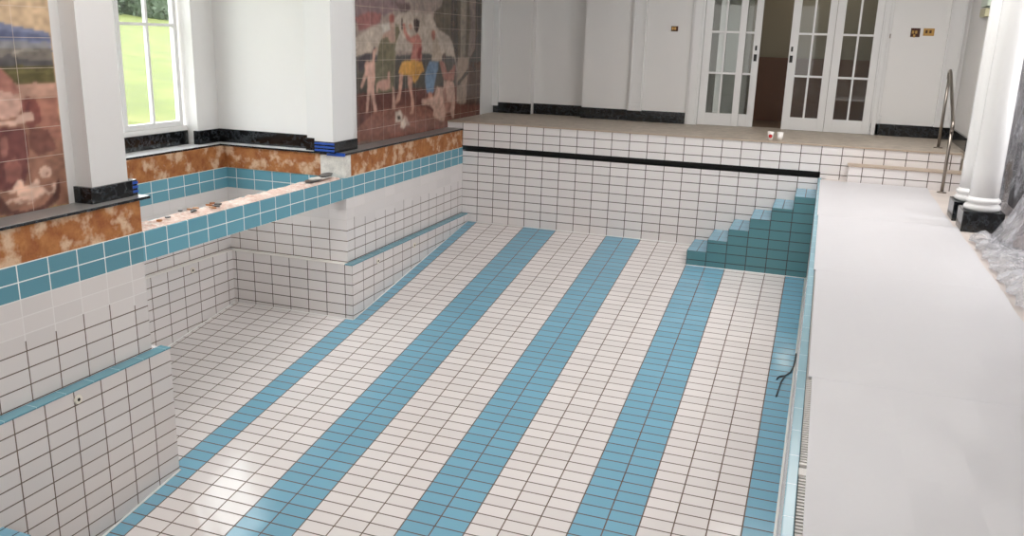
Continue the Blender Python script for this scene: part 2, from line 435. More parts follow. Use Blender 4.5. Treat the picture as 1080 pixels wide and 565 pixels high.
b = MB(); b.box(-0.25, -0.147, -11.2, -6.33, 0.108, 0.1235, S['ledge_blue']); struct(b.build('trim_6', bevel=0.004), 'blue tile ledge along the near side wall')
# beam bridging the alcove
b = MB(); b.box(-0.52, -0.247, -6.436, -3.325, 0.8675, 1.105, S['xup'], S['yup'], S['xup'])
struct(b.build('wall_alcove_beam'), 'blue tiled beam bridging the mouth of the alcove')

# right pool wall with overflow rim
lw('wall_pool_right', 4.75, 4.84, -14, 0.0, -1.8, 1.046, S['right'], S['right'], S['black'])  # black top face stands for the shade between the grate slats
b = MB(); b.box(4.748, 4.79, -14, 0.0, 1.046, 1.062, S['rim_blue']); struct(b.build('trim_7', bevel=0.004), 'blue tile rim of the pool edge')
lw('wall_pool_near', -2, 4.85, -14.15, -14, -1.8, 1.05, S['back'])
# side deck
b = MB(); b.box(4.84, 8.8, -15, 0.36, 0.9, 1.05, S['deck_tile']); struct(b.build('floor_side_deck'), 'tiled side deck right of the pool')
b = MB(); b.box(-2.0, 4.84, -15.2, -14.15, 0.9, 1.05, S['deck_tile']); struct(b.build('floor_near_deck'))

# sealant lines where walls meet the pool floor
def seal(name, p, q, w=0.012, h=0.012):
    b = MB(); d = (Vector(q) - Vector(p)); s = Vector((-d.y, d.x, 0)).normalized() * w
    b.tube([Vector(p), Vector(q)], w * 0.6, S['seal'], 6)
    return struct(b.build(name))
zf = lambda y: y * SL
seal('trim_11', (-0.148, -11.0, zf(-11) + .004), (-0.148, -6.33, zf(-6.33) + .004), 0.016)
seal('trim_12', (-0.148, -3.385, zf(-3.385) + .003), (-0.148, 0.0, .003), 0.01)
seal('trim_13', (-0.148, -.004, .003), (3.25, -.004, .003), 0.01)
seal('trim_14', (4.742, -10.4, zf(-10.4) + .004), (4.742, -0.72, zf(-.72) + .004), 0.022)
seal('trim_15', (-1.80, -3.392, zf(-3.392) + .003), (-0.152, -3.392, zf(-3.392) + .003), 0.01)
seal('trim_16', (-1.80, -6.33, zf(-6.33) + .003), (-1.80, -3.392, zf(-3.392) + .003), 0.01)
seal('trim_17', (3.25, -.714, zf(-.714) + .003), (4.74, -.714, zf(-.714) + .003), 0.01)

# ------------------------------------------------------------------ adhesive strips, marble shelves and skirting
lw('trim_21', -0.6, -0.256, -3.33, 0.0, 1.11, 1.36, S['orange'])
lw('trim_22', -1.0, -0.256, -11.2, -6.42, 1.11, 1.36, S['orange'])
lw('trim_23', -2.35, -1.875, -6.5, -3.33, 1.11, 1.36, S['orange'])
lw('trim_24', -1.9, -0.56, -3.335, -3.1, 1.11, 1.36, S['orange'])
pp = box('trim_25', -0.56, -0.252, -3.35, -3.2, 1.105, 1.355, S['plaster'], bevel=0.004); struct(pp, 'white plaster patch with trowel marks at the pier corner')
# shelves
b = MB(); b.box(-0.6, -0.238, -3.36, -0.001, 1.362, 1.385, S['shelf'], S['shelf'], S['shelf_top']); struct(b.build('trim_26', bevel=0.003), 'dark marble shelf below the far mural')
b = MB(); b.box(-1.0, -0.238, -11.2, -6.32, 1.362, 1.385, S['shelf'], S['shelf'], S['shelf_top']); struct(b.build('trim_27', bevel=0.003), 'dark marble shelf below the near mural')
b = MB(); b.box(-2.35, -1.905, -6.5, -3.0, 1.362, 1.385, S['shelf'], S['shelf'], S['sill']); struct(b.build('trim_28', bevel=0.003), 'marble window shelf in the alcove')
b = MB(); b.box(-1.905, -0.6, -3.36, -3.0, 1.362, 1.385, S['shelf'], S['shelf'], S['sill']); struct(b.build('trim_29', bevel=0.003), 'marble shelf along the alcove end wall')

ZC = 4.4
paint = S['paint']
# wall behind the far mural, with the pilaster at the alcove corner
lw('wall_left_far', -0.75, -0.502, -2.95, 1.95, 1.36, ZC, paint)
lw('wall_far_pilaster', -0.6, -0.36, -3.39, -2.93, 1.385, ZC, S['gloss'])
lw('wall_far_pilaster_return', -0.76, -0.6, -3.29, -2.9, 1.385, ZC, S['gloss'])
lw('wall_alcove_end', -2.4, -0.74, -3.19, -3.0, 1.385, ZC, paint)
lw('wall_alcove_side', -2.275, -2.05, -3.56, -3.0, 1.385, ZC, paint)
lw('wall_window_above', -2.5, -2.05, -6.7, -3.56, 3.95, ZC, paint)
lw('wall_window_below', -2.5, -2.2, -6.7, -3.56, 1.10, 1.60, paint)
lw('wall_near_pier', -2.5, -0.435, -6.76, -6.36, 1.385, ZC, S['pil'])
lw('wall_near_pilaster', -0.6, -0.35, -6.78, -6.425, 1.385, ZC, S['pil'])
lw('wall_left_near', -0.8, -0.502, -11.2, -6.76, 1.36, ZC, paint)
# assumed opening behind the camera, added for its light
lw('wall_left_rear', -0.8, -0.502, -15.2, -13.5, 1.0, ZC, paint)
lw('wall_left_rear_below', -0.8, -0.502, -13.5, -11.2, 1.0, 1.6, paint)
# skirting
def skirt(name, *a): return struct(box(name, *a, S['marble'], bevel=0.003), None)
skirt('baseboard_far_pilaster', -0.6, -0.335, -3.41, -2.90, 1.385, 1.507)
skirt('baseboard_far_return', -0.775, -0.6, -3.305, -3.1, 1.385, 1.525)
skirt('baseboard_alcove_end', -2.05, -0.775, -3.215, -3.1, 1.385, 1.542)
skirt('baseboard_alcove_side', -2.1, -2.025, -3.58, -3.215, 1.385, 1.542)
skirt('baseboard_window', -2.21, -2.175, -6.4, -3.58, 1.385, 1.545)
skirt('baseboard_near_pilaster', -0.6, -0.33, -6.81, -6.40, 1.385, 1.508)
skirt('baseboard_near_return', -0.6, -0.345, -6.40, -6.335, 1.385, 1.508)

# back wall of the ledge
YB = 1.87
lw('wall_back_a', -0.75, 0.155, YB - 0.02, 2.3, 1.483, ZC, paint)
lw('wall_back_b', 0.155, 1.05, 2.03, 2.3, 1.483, ZC, paint)
lw('wall_back_c', 1.05, 2.02, 1.80, 2.3, 1.483, ZC, paint)
lw('wall_back_d', 2.02, 2.71, 1.80, 2.3, 1.483, ZC, paint)
lw('wall_back_e', 5.48, 6.5, YB, 2.3, 1.483, ZC, paint)
lw('wall_right_return', 6.45, 8.8, 0.30, 2.3, 1.0, ZC, paint)
lw('wall_above_doors', 2.71, 5.48, YB, 2.3, 3.72, ZC, paint)
# panelled pilasters
def pilaster(name, x0, x1, y, z0=1.66, z1=ZC):
    b = MB(); g = S['gloss']; w = x1 - x0; s = 0.028
    b.box(x0, x1, y - 0.035, y + 0.01, z0, z1, g)
    b.box(x0, x0 + s, y - 0.055, y - 0.035, z0 + .08, z1, g); b.box(x1 - s, x1, y - 0.055, y - 0.035, z0 + .08, z1, g)
    b.box(x0, x1, y - 0.06, y - 0.035, z0 + .0, z0 + .085, g)
    b.box(x0 - .01, x1 + .01, y - 0.07, y, z0 - .012, z0 + .02, g)
    return struct(b.build(name, bevel=0.003))
pilaster('trim_31', 1.815, 2.02, 1.80)
pilaster('trim_32', 6.20, 6.40, YB)
b = MB(); b.box(-0.502, -0.40, 1.78, 1.855, 1.60, ZC, S['gloss']); b.box(-0.502, -0.47, 1.25, 1.3, 1.484, ZC, S['gloss']); b.box(-0.502, -0.495, 1.3, 1.86, 1.484, ZC, S['gloss']); struct(b.build('trim_33'))
skirt('baseboard_back_a', -0.49, 0.165, YB - 0.045, YB, 1.483, 1.655)
skirt('baseboard_back_b', 0.165, 1.04, 2.0, 2.06, 1.483, 1.655)
skirt('baseboard_back_c', 1.04, 2.87, 1.772, 1.85, 1.483, 1.655)
skirt('baseboard_back_e', 5.37, 6.45, YB - 0.03, YB + .02, 1.483, 1.65)
skirt('baseboard_right_return', 6.42, 6.46, 0.28, YB - .02, 1.483, 1.65)
skirt('baseboard_right_front', 6.46, 8.8, 0.27, 0.31, 1.05, 1.25)

# ------------------------------------------------------------------ door set
def leaf(n, x0, x1, y, handle=None):
    g = S['gloss']; z0, z1 = 1.486, 3.60; t = 0.022
    root = box('door_%d' % n, x0 + .001, x0 + .115, y - t, y + t, z0, z1, g, bevel=0.004)   # stile
    struct(root, 'white glazed door leaf with small panes')
    f = MB(); f.box(x1 - .1, x1 - .001, y - t, y + t, z0, z1, g)
    f.box(x0 + .115, x1 - .1, y - t, y + t, z0, z0 + .185, g); f.box(x0 + .115, x1 - .1, y - t, y + t, z1 - .11, z1, g)
    f.build('door_frame', root, 0.004)
    m = MB(); mx = (x0 + .115 + x1 - .1) / 2
    m.box(mx - .014, mx + .014, y - .018, y + .018, z0 + .185, z1 - .11, g)
    for z in (2.27, 2.87): m.box(x0 + .115, x1 - .1, y - .0175, y + .0175, z - .015, z + .015, g)
    m.build('glazing_bar', root)
    MB().box(x0 + .115, x1 - .1, y - .003, y + .003, z0 + .185, z1 - .11, S['glass']).build('glass_pane', root)
    if handle is not None:
        h = MB(); h.box(handle - .022, handle + .022, y - t - .008, y - t, 2.46, 2.56, S['blacksw']); h.build('flush_handle', root, 0.002)['label'] = 'black flush handle'
        h = MB(); h.box(handle - .014, handle + .014, y - t - .01, y - t, 2.615, 2.685, S['blacksw']); h.build('latch', root, 0.002)['label'] = 'small black latch'
    return root
leaf(1, 2.89, 3.50, YB)
leaf(2, 3.10, 3.715, YB + .06, 3.66)
leaf(3, 4.135, 4.735, YB, 4.175)
leaf(4, 4.737, 5.357, YB + .0)
b = MB(); g = S['gloss']
b.box(2.71, 2.89, YB - .10, YB + .12, 1.484, 3.62, g); b.box(2.74, 2.86, YB - .12, YB - .1, 1.484, 3.62, g)
b.box(5.357, 5.48, YB - .03, YB + .12, 1.484, 3.62, g); b.box(5.38, 5.44, YB - .05, YB - .03, 1.484, 3.62, g)
b.box(2.71, 5.48, YB - .03, YB + .12, 3.62, 3.75, g)
struct(b.build('trim_34', bevel=0.004), 'white architrave around the glazed doors')
hg = box('door_hinge', 5.462, 5.478, YB - .056, YB - .03, 2.84, 2.9, S['steel']); tag(hg, 'small steel hinge plate on the right door architrave', 'hinge')
# hall beyond
lw('wall_hall_back', 1.5, 7.0, 3.5, 3.6, 1.3, ZC, S['hallwall'])
lw('wall_hall_left', 1.9, 2.0, 2.3, 3.5, 1.3, ZC, S['hallpale'])
lw('wall_hall_right', 6.5, 6.6, 2.3, 3.5, 1.3, ZC, S['hallwall'])
lw('wall_hall_pale', 1.9, 3.45, 3.3, 3.45, 1.48, ZC, S['hallpale'])
lw('floor_hall', 1.5, 7.0, 2.05, 3.6, 1.35, 1.48, S['hallfloor'])
lw('ceiling_hall', 1.5, 7.0, 2.3, 3.6, ZC - .02, ZC + .1, S['ceil'])
wb = box('brown_panel', 3.52, 5.9, 3.32, 3.36, 1.482, 2.51, S['brown'], bevel=0.004); tag(wb, 'plain brown board standing in the hall beyond the open doors', 'board')
ld = bpy.data.lights.new('hall_fill', 'POINT'); ld.energy = 10; ld.shadow_soft_size = 0.15; ld.color = (1, .93, .82)  # weak fill added to brighten the hall, without any fitting
lo = bpy.data.objects.new('hall_fill', ld); COL.objects.link(lo); lo.location = (4.6, 2.75, 3.9)

# ------------------------------------------------------------------ alcove window
def casement(n, y0, y1):
    g = S['gloss']; x = -2.24; z0, z1 = 1.60, 3.93; w = 0.055
    root = box('window_%d' % n, x - .03, x + .03, y0, y0 + w, z0, z1, g, bevel=0.004); struct(root, 'white casement window with glazing bars')
    f = MB(); f.box(x - .03, x + .03, y1 - w, y1, z0, z1, g); f.box(x - .03, x + .03, y0 + w, y1 - w, z0, z0 + .06, g); f.box(x - .03, x + .03, y0 + w, y1 - w, z1 - .06, z1, g)
    f.build('window_frame', root, 0.004)
    m = MB(); c = (y0 + y1) / 2
    m.box(x - .02, x + .02, c - .016, c + .016, z0 + .06, z1 - .06, g)
    m.box(x - .0195, x + .0195, y0 + w, y1 - w, 2.695, 2.725, g)
    m.build('glazing_bar', root)
    MB().box(x - .003, x + .003, y0 + w, y1 - w, z0 + .06, z1 - .06, S['glass']).build('glass_pane', root)
casement(1, -4.50, -3.60)
casement(2, -5.42, -4.52)
casement(3, -6.34, -5.44)

# ------------------------------------------------------------------ ceiling, covers of the added fills, outer walls
lw('ceiling', -2.5, 0.05, -15.2, 2.3, ZC, ZC + .12, S['ceil'])
lw('ceiling_right', 2.55, 8.9, -15.2, -3.9, ZC, ZC + .12, S['ceil'])
lw('ceiling_ledge', 2.55, 8.9, -.9, 2.3, ZC, ZC + .12, S['ceil'])
lw('ceiling_strip', 2.55, 3.9, -3.9, -.9, ZC, ZC + .12, S['ceil'])
lw('ceiling_aisle', 6.9, 8.9, -3.9, -.9, ZC, ZC + .12, S['ceil'])
lw('ceiling_ledge_fill_cover', 3.7, 7.1, -4.1, -.7, 4.66, 4.76, S['ceil'])  # unseen cover added above the ledge fill to keep the sun out
lw('ceiling_far', .05, 2.55, -3.3, 2.3, ZC, ZC + .12, S['ceil'])
lw('ceiling_near', .05, 2.55, -15.2, -10.6, ZC, ZC + .12, S['ceil'])
lw('ceiling_fill_cover', -.1, 2.7, -10.8, -3.1, 4.66, 4.76, S['ceil'])  # opaque unseen cover, added so no sun enters the ceiling opening
lw('wall_near', -2.5, 8.9, -15.3, -15.15, 0.9, ZC, paint)
lw('wall_right_low', 8.6, 8.7, -15.2, .3, 1.0, 2.0, paint)
lw('wall_right_high', 8.6, 8.7, -15.2, .3, 3.5, ZC, paint)
for k, (a0, a1) in enumerate(((-2.2, .3), (-15.2, -4.6))):
    lw('wall_right_pier_%d' % k, 8.6, 8.7, a0, a1, 2.0, 3.5, paint)

# ------------------------------------------------------------------ pool steps
st = empty('pool_steps', (4.0, -0.36, -0.1))
tag(st, 'flight of six blue tiled steps climbing along the end wall of the pool', 'steps')
tops = [.085, .25, .415, .578, .74, .903]
for k, zt in enumerate(tops):
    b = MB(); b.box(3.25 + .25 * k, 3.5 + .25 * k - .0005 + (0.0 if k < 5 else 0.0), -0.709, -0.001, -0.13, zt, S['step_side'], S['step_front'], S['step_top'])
    b.build('step', st)
ns = empty('pool_step', (0.0, -8.3, -1.3))
tag(ns, 'blue tiled step at the foot of the near side wall', 'steps')
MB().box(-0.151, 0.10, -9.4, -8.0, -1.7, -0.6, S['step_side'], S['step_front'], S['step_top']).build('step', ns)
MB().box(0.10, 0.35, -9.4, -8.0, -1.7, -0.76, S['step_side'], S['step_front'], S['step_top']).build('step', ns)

# ------------------------------------------------------------------ overflow grate
b = MB(); y = -13.9
while y < -0.1:
    b.box(4.7925, 4.8385, y, y + .012, 1.047, 1.058, S['grate']); y += .024
gr = b.build('overflow_grate', fix=False); tag(gr, 'slatted white overflow grate along the right edge of the pool', 'grate')
b = MB(); b.box(4.79, 4.822, -8.42, -8.36, 1.058, 1.066, S['grate']); b.box(4.79, 4.822, -8.33, -8.31, 1.058, 1.066, S['grate'])
c = b.build('grate_clip', bevel=.002); tag(c, 'small white clip on the overflow grate beside the protection boards', 'clip')

# ------------------------------------------------------------------ protection boards
random.seed(4)
seams = [(-0.27, -2.743), (-2.747, -5.066), (-5.068, -7.338), (-7.340, -9.78)]
bl = ['white protection board butting against the low tiled step', 'white protection board beside the two round columns',
      'white protection board beside the crumpled plastic on the deck', 'large white protection board nearest to the viewer along the grate',
      'white protection board at the very bottom of the photo']
xs = [(4.776, 5.90), (4.785, 6.03), (4.80, 6.03), (4.818, 6.03), (4.822, 6.03)]
xs[0] = (4.776, 6.0)
for k, ((y1, y0), (x0, x1)) in enumerate(zip(seams, xs)):
    b = MB(); nx, ny = 10, 18; z = 1.0725
    dz = [[0.004 * math.sin(1.7 * i + k) * math.sin(.9 * j + 2 * k) for j in range(ny + 1)] for i in range(nx + 1)]
    V = lambda i, j, h: (x0 + (x1 - x0) * i / nx + (0.006 * math.sin(j * .8) if i == nx else 0), y0 + (y1 - y0) * j / ny, z + h + (dz[i][j] if 0 < i < nx and 0 < j < ny else 0))
    for i in range(nx):
        for j in range(ny): b.poly([V(i, j, 0), V(i + 1, j, 0), V(i + 1, j + 1, 0), V(i, j + 1, 0)], S['board'])
    o = b.build('protection_board', fix=False)
    import bmesh
    bm = bmesh.new(); bm.from_mesh(o.data); bmesh.ops.remove_doubles(bm, verts=bm.verts, dist=1e-5); bm.to_mesh(o.data); bm.free()
    s_ = o.modifiers.new('thickness', 'SOLIDIFY'); s_.thickness = 0.009; s_.offset = -1
    tag(o, bl[k], 'board', 'white protection boards on the side deck')

# ------------------------------------------------------------------ columns
def column(x, y, label):
    r = empty('round_column', (x, y, 1.05)); tag(r, label, 'column', 'paired round columns')
    MB().box(x - .175, x + .175, y - .175, y + .175, 1.051, 1.245, S['marble']).build('plinth', r, 0.006)['label'] = 'black marble plinth'
    pr = [(.155, 1.245)]
    for c, rr, h in ((1.2725, .158, .0275),):
        for a in range(-8, 9): t = a * math.pi / 16; pr.append((rr - .02 + .02 * math.cos(t) + 0, c + h * math.sin(t)))
    pr += [(.135, 1.302), (.133, 1.318)]
    for a in range(-8, 9): t = a * math.pi / 16; pr.append((.135 + .016 * math.cos(t), 1.338 + .018 * math.sin(t)))
    pr += [(.131, 1.358), (.127, 1.372)]
    MB().lathe(x, y, pr, S['gloss'], 48).build('column_base', r)
    MB().lathe(x, y, [(.126, 1.37), (.1255, 1.6), (.124, 2.4), (.118, 3.3), (.110, 4.12)], S['gloss'], 48).build('shaft', r)
    MB().lathe(x, y, [(.110, 4.12), (.125, 4.13), (.125, 4.16), (.112, 4.17), (.112, 4.22), (.15, 4.28), (.16, 4.31), (.16, 4.4)], S['gloss'], 48).build('capital', r)
column(6.225, -2.665, 'front one of the two white round columns on black plinths')
column(6.21, -2.13, 'rear white round column half hidden behind the front column')

# ------------------------------------------------------------------ handrail
hr = empty('handrail', (6.15, 0.05, 1.05)); tag(hr, 'sloping steel handrail on two posts beside the low step', 'handrail')
for (y, z0, z1) in ((.55, 1.484, 2.40), (-.42, 1.052, 1.845)):
    MB().tube([(6.15, y, z0), (6.15, y, z1)], .019, S['steel']).build('post', hr)
    MB().lathe(6.15, y, [(.055, z0), (.055, z0 + .006), (.045, z0 + .012), (.022, z0 + .014)], S['steel'], 24).build('base_flange', hr)
pts = [(6.15, .56, 2.36)]
for a in range(0, 9):
    t = math.pi * (0.5 + a / 8.0 * 0.0); 
pts = [(6.15, .60, 2.35), (6.15, .62, 2.40), (6.15, .59, 2.44), (6.15, .53, 2.45), (6.15, .46, 2.42), (6.15, -.36, 1.93), (6.15, -.43, 1.885), (6.15, -.47, 1.84), (6.15, -.46, 1.79), (6.15, -.42, 1.77)]
MB().tube(pts, .020, S['steel']).build('rail', hr)

# ------------------------------------------------------------------ wall fittings
def plate(name, x0, x1, z0, z1, y, m, label, cat, rock, group=None):
    r = box(name, x0, x1, y - .008, y - .0005, z0, z1, m, bevel=.002); tag(r, label, cat, group)
    for (a, c, mm) in rock: MB().box(a - .014, a + .014, y - .012, y - .008, c - .02, c + .02, mm).build('rocker', r, .001)
    return r
plate('light_switch', 2.395, 2.50, 2.86, 2.935, 1.80, S['bronze'], 'dark switch plate on the wall left of the glazed doors', 'switch', [(2.42, 2.9, S['brass']), (2.455, 2.9, S['brass'])])
plate('light_switch', 5.73, 5.85, 2.865, 2.985, YB, S['bronze'], 'brass and bronze switch plate right of the doors, nearer to them', 'switch', [(5.76, 2.93, S['brass']), (5.80, 2.93, S['brass']), (5.78, 2.88, S['brass'])])
plate('light_switch', 5.89, 6.03, 2.885, 2.985, YB, S['brass'], 'brass switch plate right of the doors, farther from them', 'switch', [(5.93, 2.94, S['bronze']), (5.98, 2.94, S['bronze'])])
wl = empty('wall_light', (6.44, .55, 3.2)); tag(wl, 'small cream fitting high on the right return wall', 'wall fitting')
MB().box(6.40, 6.449, .25, .75, 3.22, 3.5, S['pale']).build('lens', wl, .006)
MB().box(6.395, 6.449, .3, .7, 3.10, 3.2, S['cream']).build('housing', wl, .006)
so = box('wall_socket', 5.475, 5.505, YB - .045, YB - .0005, 1.70, 1.76, S['gloss']); tag(so, 'tiny white latch low on the wall right of the doors', 'latch')

# ------------------------------------------------------------------ cups
def cup(x, y, label, logo):
    z = 1.4845; r = empty('paper_cup', (x, y, z)); tag(r, label, 'cup', 'paper cups on the ledge')
    MB().lathe(x, y, [(.028, z), (.041, z + .108), (.038, z + .108), (.027, z + .006)], S['cup'], 28).build('cup_body', r)
    rim = [(x + .041 * math.cos(a * math.pi / 14), y + .041 * math.sin(a * math.pi / 14), z + .109) for a in range(29)]
    MB().tube(rim, .0028, S['cup'], 6).build('rim', r)
    if logo:
        b = MB(); n = 10
        for i in range(n):
            for j in range(n):
                u0, u1 = -1 + 2 * i / n, -1 + 2 * (i + 1) / n; v0, v1 = -1 + 2 * j / n, -1 + 2 * (j + 1) / n
                if ((u0 + u1) / 2) ** 2 + ((v0 + v1) / 2) ** 2 > 1: continue
                def q(u, v):
                    h = .056 + .024 * v; rr = .028 + .013 * h / .108 + .0008; a = -math.pi / 2 + u * .75
                    return (x + rr * math.cos(a), y + rr * math.sin(a), z + h)
                b.poly([q(u0, v0), q(u1, v0), q(u1, v1), q(u0, v1)], S['cupred'])
        b.build('printed_dot', r, fix=False)['label'] = 'red dot print'
cup(4.095, .14, 'white paper cup with a red print on the ledge', True)
cup(4.215, .15, 'plain white paper cup beside the printed one', False)

# ------------------------------------------------------------------ pool inlets
def inlet(x, y, z, label):
    r = empty('inlet_fitting', (x, y, z)); tag(r, label, 'inlet', 'inlet fittings in the side walls')
    ring = MB(); n = 24
    for (ra, rb, xa, xb, m) in ((.036, .032, .001, .010, S['plug']), (.032, .013, .010, .010, S['plug']), (.013, .012, .010, .002, S['hole'])):
        for a in range(n):
            t0, t1 = 2 * math.pi * a / n, 2 * math.pi * (a + 1) / n
            P = lambda rr, xx, t: (x + xx, y + rr * math.cos(t), z + rr * math.sin(t))
            ring.poly([P(ra, xa, t0), P(ra, xa, t1), P(rb, xb, t1), P(rb, xb, t0)], m, True)
    ring.build('collar', r, fix=False)
    MB().poly([(x + .002, y + .017 * math.cos(2 * math.pi * a / n), z + .017 * math.sin(2 * math.pi * a / n)) for a in range(n)], S['hole']) if False else None
    h = MB(); h.poly([(x + .0025, y + .0125 * math.cos(2 * math.pi * a / n), z + .0125 * math.sin(2 * math.pi * a / n)) for a in range(n)], S['hole']); h.build('nozzle_hole', r, fix=False)
inlet(-0.151, -7.29, .04, 'round cream inlet in the near side wall under the blue ledge')
inlet(-1.802, -4.10, .035, 'round inlet in the back wall of the alcove')
inlet(-0.151, -2.79, .03, 'round inlet in the far side wall, nearer the alcove')
inlet(-0.151, -1.80, .012, 'round inlet in the far side wall, nearer the end wall')

# ------------------------------------------------------------------ rubble, offcuts, tape, strap
b = MB(); random.seed(3); NX, NY = 10, 160; x0, x1, y0, y1 = -0.50, -0.262, -6.42, -3.42
H = [[1.106 + (0.004 + .02 * random.random() * (0.4 + .6 * math.sin(j * .13) ** 2)) * (0 if i in (0, NX) else 1) for j in range(NY + 1)] for i in range(NX + 1)]
for i in range(NX):
    for j in range(NY):
        p = lambda a, c: (x0 + (x1 - x0) * a / NX, y0 + (y1 - y0) * c / NY, H[a][c])
        b.poly([p(i, j), p(i + 1, j), p(i + 1, j + 1), p(i, j + 1)], S['rubble'])
o = b.build('broken_mortar', fix=False); o['kind'] = 'stuff'; tag(o, 'crumbled pink and white mortar along the top of the beam', 'mortar')
def chip(x, y, z, sx, sy, sz, rz, m, name, label, cat, group):
    b = MB(); n = 7; rr = [random.uniform(.75, 1.1) for _ in range(n)]
    top = [(sx * rr[a] * math.cos(2 * math.pi * a / n), sy * rr[a] * math.sin(2 * math.pi * a / n)) for a in range(n)]
    R = Matrix.Rotation(rz, 2)
    tp = [R @ Vector(t) for t in top]
    b.poly([(x + t.x, y + t.y, z + sz) for t in tp], m); b.poly([(x + t.x, y + t.y, z) for t in tp][::-1], m)
    for a in range(n):
        c_ = (a + 1) % n; b.poly([(x + tp[a].x, y + tp[a].y, z), (x + tp[c_].x, y + tp[c_].y, z), (x + tp[c_].x, y + tp[c_].y, z + sz), (x + tp[a].x, y + tp[a].y, z + sz)], m)
    o = b.build(name); tag(o, label, cat, group); return o
G1 = 'slate offcuts at the far end of the beam'
chip(-.37, -3.78, 1.131, .075, .19, .012, 0.1, S['slate'], 'slate_offcut', 'dark slate offcut lying flat on the beam, lowest of the small pile', 'offcut', G1)
chip(-.37, -3.68, 1.144, .07, .17, .012, -.2, S['plaster'], 'slate_offcut', 'pale stone offcut in the middle of the small pile on the beam', 'offcut', G1)
chip(-.36, -3.56, 1.157, .065, .16, .014, .3, S['slate'], 'slate_offcut', 'dark slate offcut on top of the small pile on the beam', 'offcut', G1)
for k in range(14):
    chip(random.uniform(-.47, -.30), random.uniform(-6.3, -5.3), 1.131, random.uniform(.012, .03), random.uniform(.015, .05), .012, random.random() * 3, S['slate'] if k % 2 else S['orange'], 'mortar_chip', 'small loose chip of stone or mortar on the near end of the beam', 'chip', 'loose chips on the beam')
# blue tape strips round the marble ends
G2 = 'blue tape round the pilaster bases'
def tape(lab, *a): tag(box('tape_strip', *a, S['bluetape'], bevel=.002), lab, 'tape', G2)
for k, (z, w) in enumerate(((1.405, 'lowest'), (1.44, 'middle'), (1.475, 'topmost'))):
    tape('%s of the three blue tape bands on the near pilaster base' % w, -.347, -.338, -6.396, -6.333, z, z + .02)
for k, (z, w) in enumerate(((1.40, 'lowest'), (1.437, 'middle'), (1.475, 'topmost'))):
    tape('%s of the three blue tape bands on the far pilaster base' % w, -.585, -.334, -3.418, -3.409, z, z + .022)
tape('blue tape laid over the shelf edge below the far pilaster', -.46, -.232, -3.372, -3.35, 1.352, 1.39)
# strap hanging over the pool edge
pts = [(4.738, -2.78, -.40), (4.736, -2.88, -.43), (4.728, -3.0, -.462), (4.705, -3.12, -.487), (4.66, -3.2, -.500), (4.63, -3.33, -.52), (4.615, -3.5, -.548), (4.605, -3.62, -.566)]
b = MB(); b.tube(pts, .008, S['cloth'], 8); b.tube([(4.66, -3.2, -.498), (4.60, -3.24, -.505), (4.585, -3.3, -.515)], .007, S['cloth'], 8)
cb = b.build('strap'); tag(cb, 'grey crumpled strap lying by the right wall of the pool floor', 'strap')

# ------------------------------------------------------------------ plastic sheeting on the right
def drape(name, cx, cy, ztop, rx, ry, flare, seed, label, zb=1.06, th0=0, th1=2 * math.pi, extra=None):
    rnd = random.Random(seed); n, k = 150, 46; b = MB()
    ph = [rnd.uniform(0, 6.28) for _ in range(8)]
    def V(i, j):
        t = th0 + (th1 - th0) * i / n; s = j / k
        z = ztop - (ztop - zb) * s
        f = 1 + flare * s ** 2.2
        fold = .05 * math.sin(9 * t + ph[0] + 1.2 * s) + .035 * math.sin(17 * t + ph[1] - 2 * s) + .02 * math.sin(31 * t + ph[2] + 5 * s) + .018 * math.sin(13 * s + 5 * t + ph[3]) + .012 * math.sin(29 * s - 11 * t + ph[4])
        f += fold * (.25 + s)
        cap = min(1, s / .05)
        return (cx + rx * f * math.cos(t) * cap, cy + ry * f * math.sin(t) * cap, z + .02 * math.sin(7 * t + ph[5]) * (s < .98))
    g = [[V(i, j) for j in range(k + 1)] for i in range(n + 1)]
    vs = [p for r in g for p in r]; fs = [(i * (k + 1) + j, (i + 1) * (k + 1) + j, (i + 1) * (k + 1) + j + 1, i * (k + 1) + j + 1) for i in range(n) for j in range(k)]
    b.v = vs; b.f = fs; b.mi = [b.slot(S['plastic'])] * len(fs); b.sm = [True] * len(fs)
    if extra: extra(b)
    o = b.build(name, fix=False); tag(o, label, 'plastic sheet', 'clear plastic sheeting on the side deck'); return o
drape('plastic_sheet', 7.25, -1.35, 3.35, .72, .62, .12, 5, 'tall clear plastic sheet hanging over the dark stack behind the columns')
def flat_sheet(b):
    rnd = random.Random(11); nx, ny = 60, 130
    def hgt(x, y):
        e = min(1, (x - 6.055) / .15 + .1)
        r = abs(math.sin(8 * x + 3.1 * y + 2 * math.sin(3 * y))) * .05 + abs(math.sin(13 * y + 5 * x + 3 * math.sin(2.3 * x + y))) * .035 + abs(math.sin(31 * y - 12 * x + 2 * math.sin(9 * x))) * .022
        return 1.054 + r * e + rnd.random() * .005
    o = len(b.v)
    for i in range(nx + 1):
        for j in range(ny + 1):
            x = 6.055 + (.03 * abs(math.sin(j * .35)) if i == 0 else 0) + 1.7 * i / nx; y = -8.2 + 5.05 * j / ny
            b.v.append((x, y, hgt(x, y)))
    f = [(o + i * (ny + 1) + j, o + (i + 1) * (ny + 1) + j, o + (i + 1) * (ny + 1) + j + 1, o + i * (ny + 1) + j + 1) for i in range(nx) for j in range(ny)
         if math.hypot(b.v[o + i * (ny + 1) + j][0] - 7.0, b.v[o + i * (ny + 1) + j][1] + 3.44) > .72]
    b.f += f; b.mi += [0] * len(f); b.sm += [True] * len(f)
drape('plastic_sheet', 7.0, -3.44, 2.2, .42, .40, .92, 8, 'crumpled clear plastic sheet in front of the plinths, trailing along the boards', extra=flat_sheet)
cr = empty('stacked_furniture', (7.25, -1.35, 1.05)); tag(cr, 'dark stack of furniture covered by the tall plastic sheet', 'furniture')
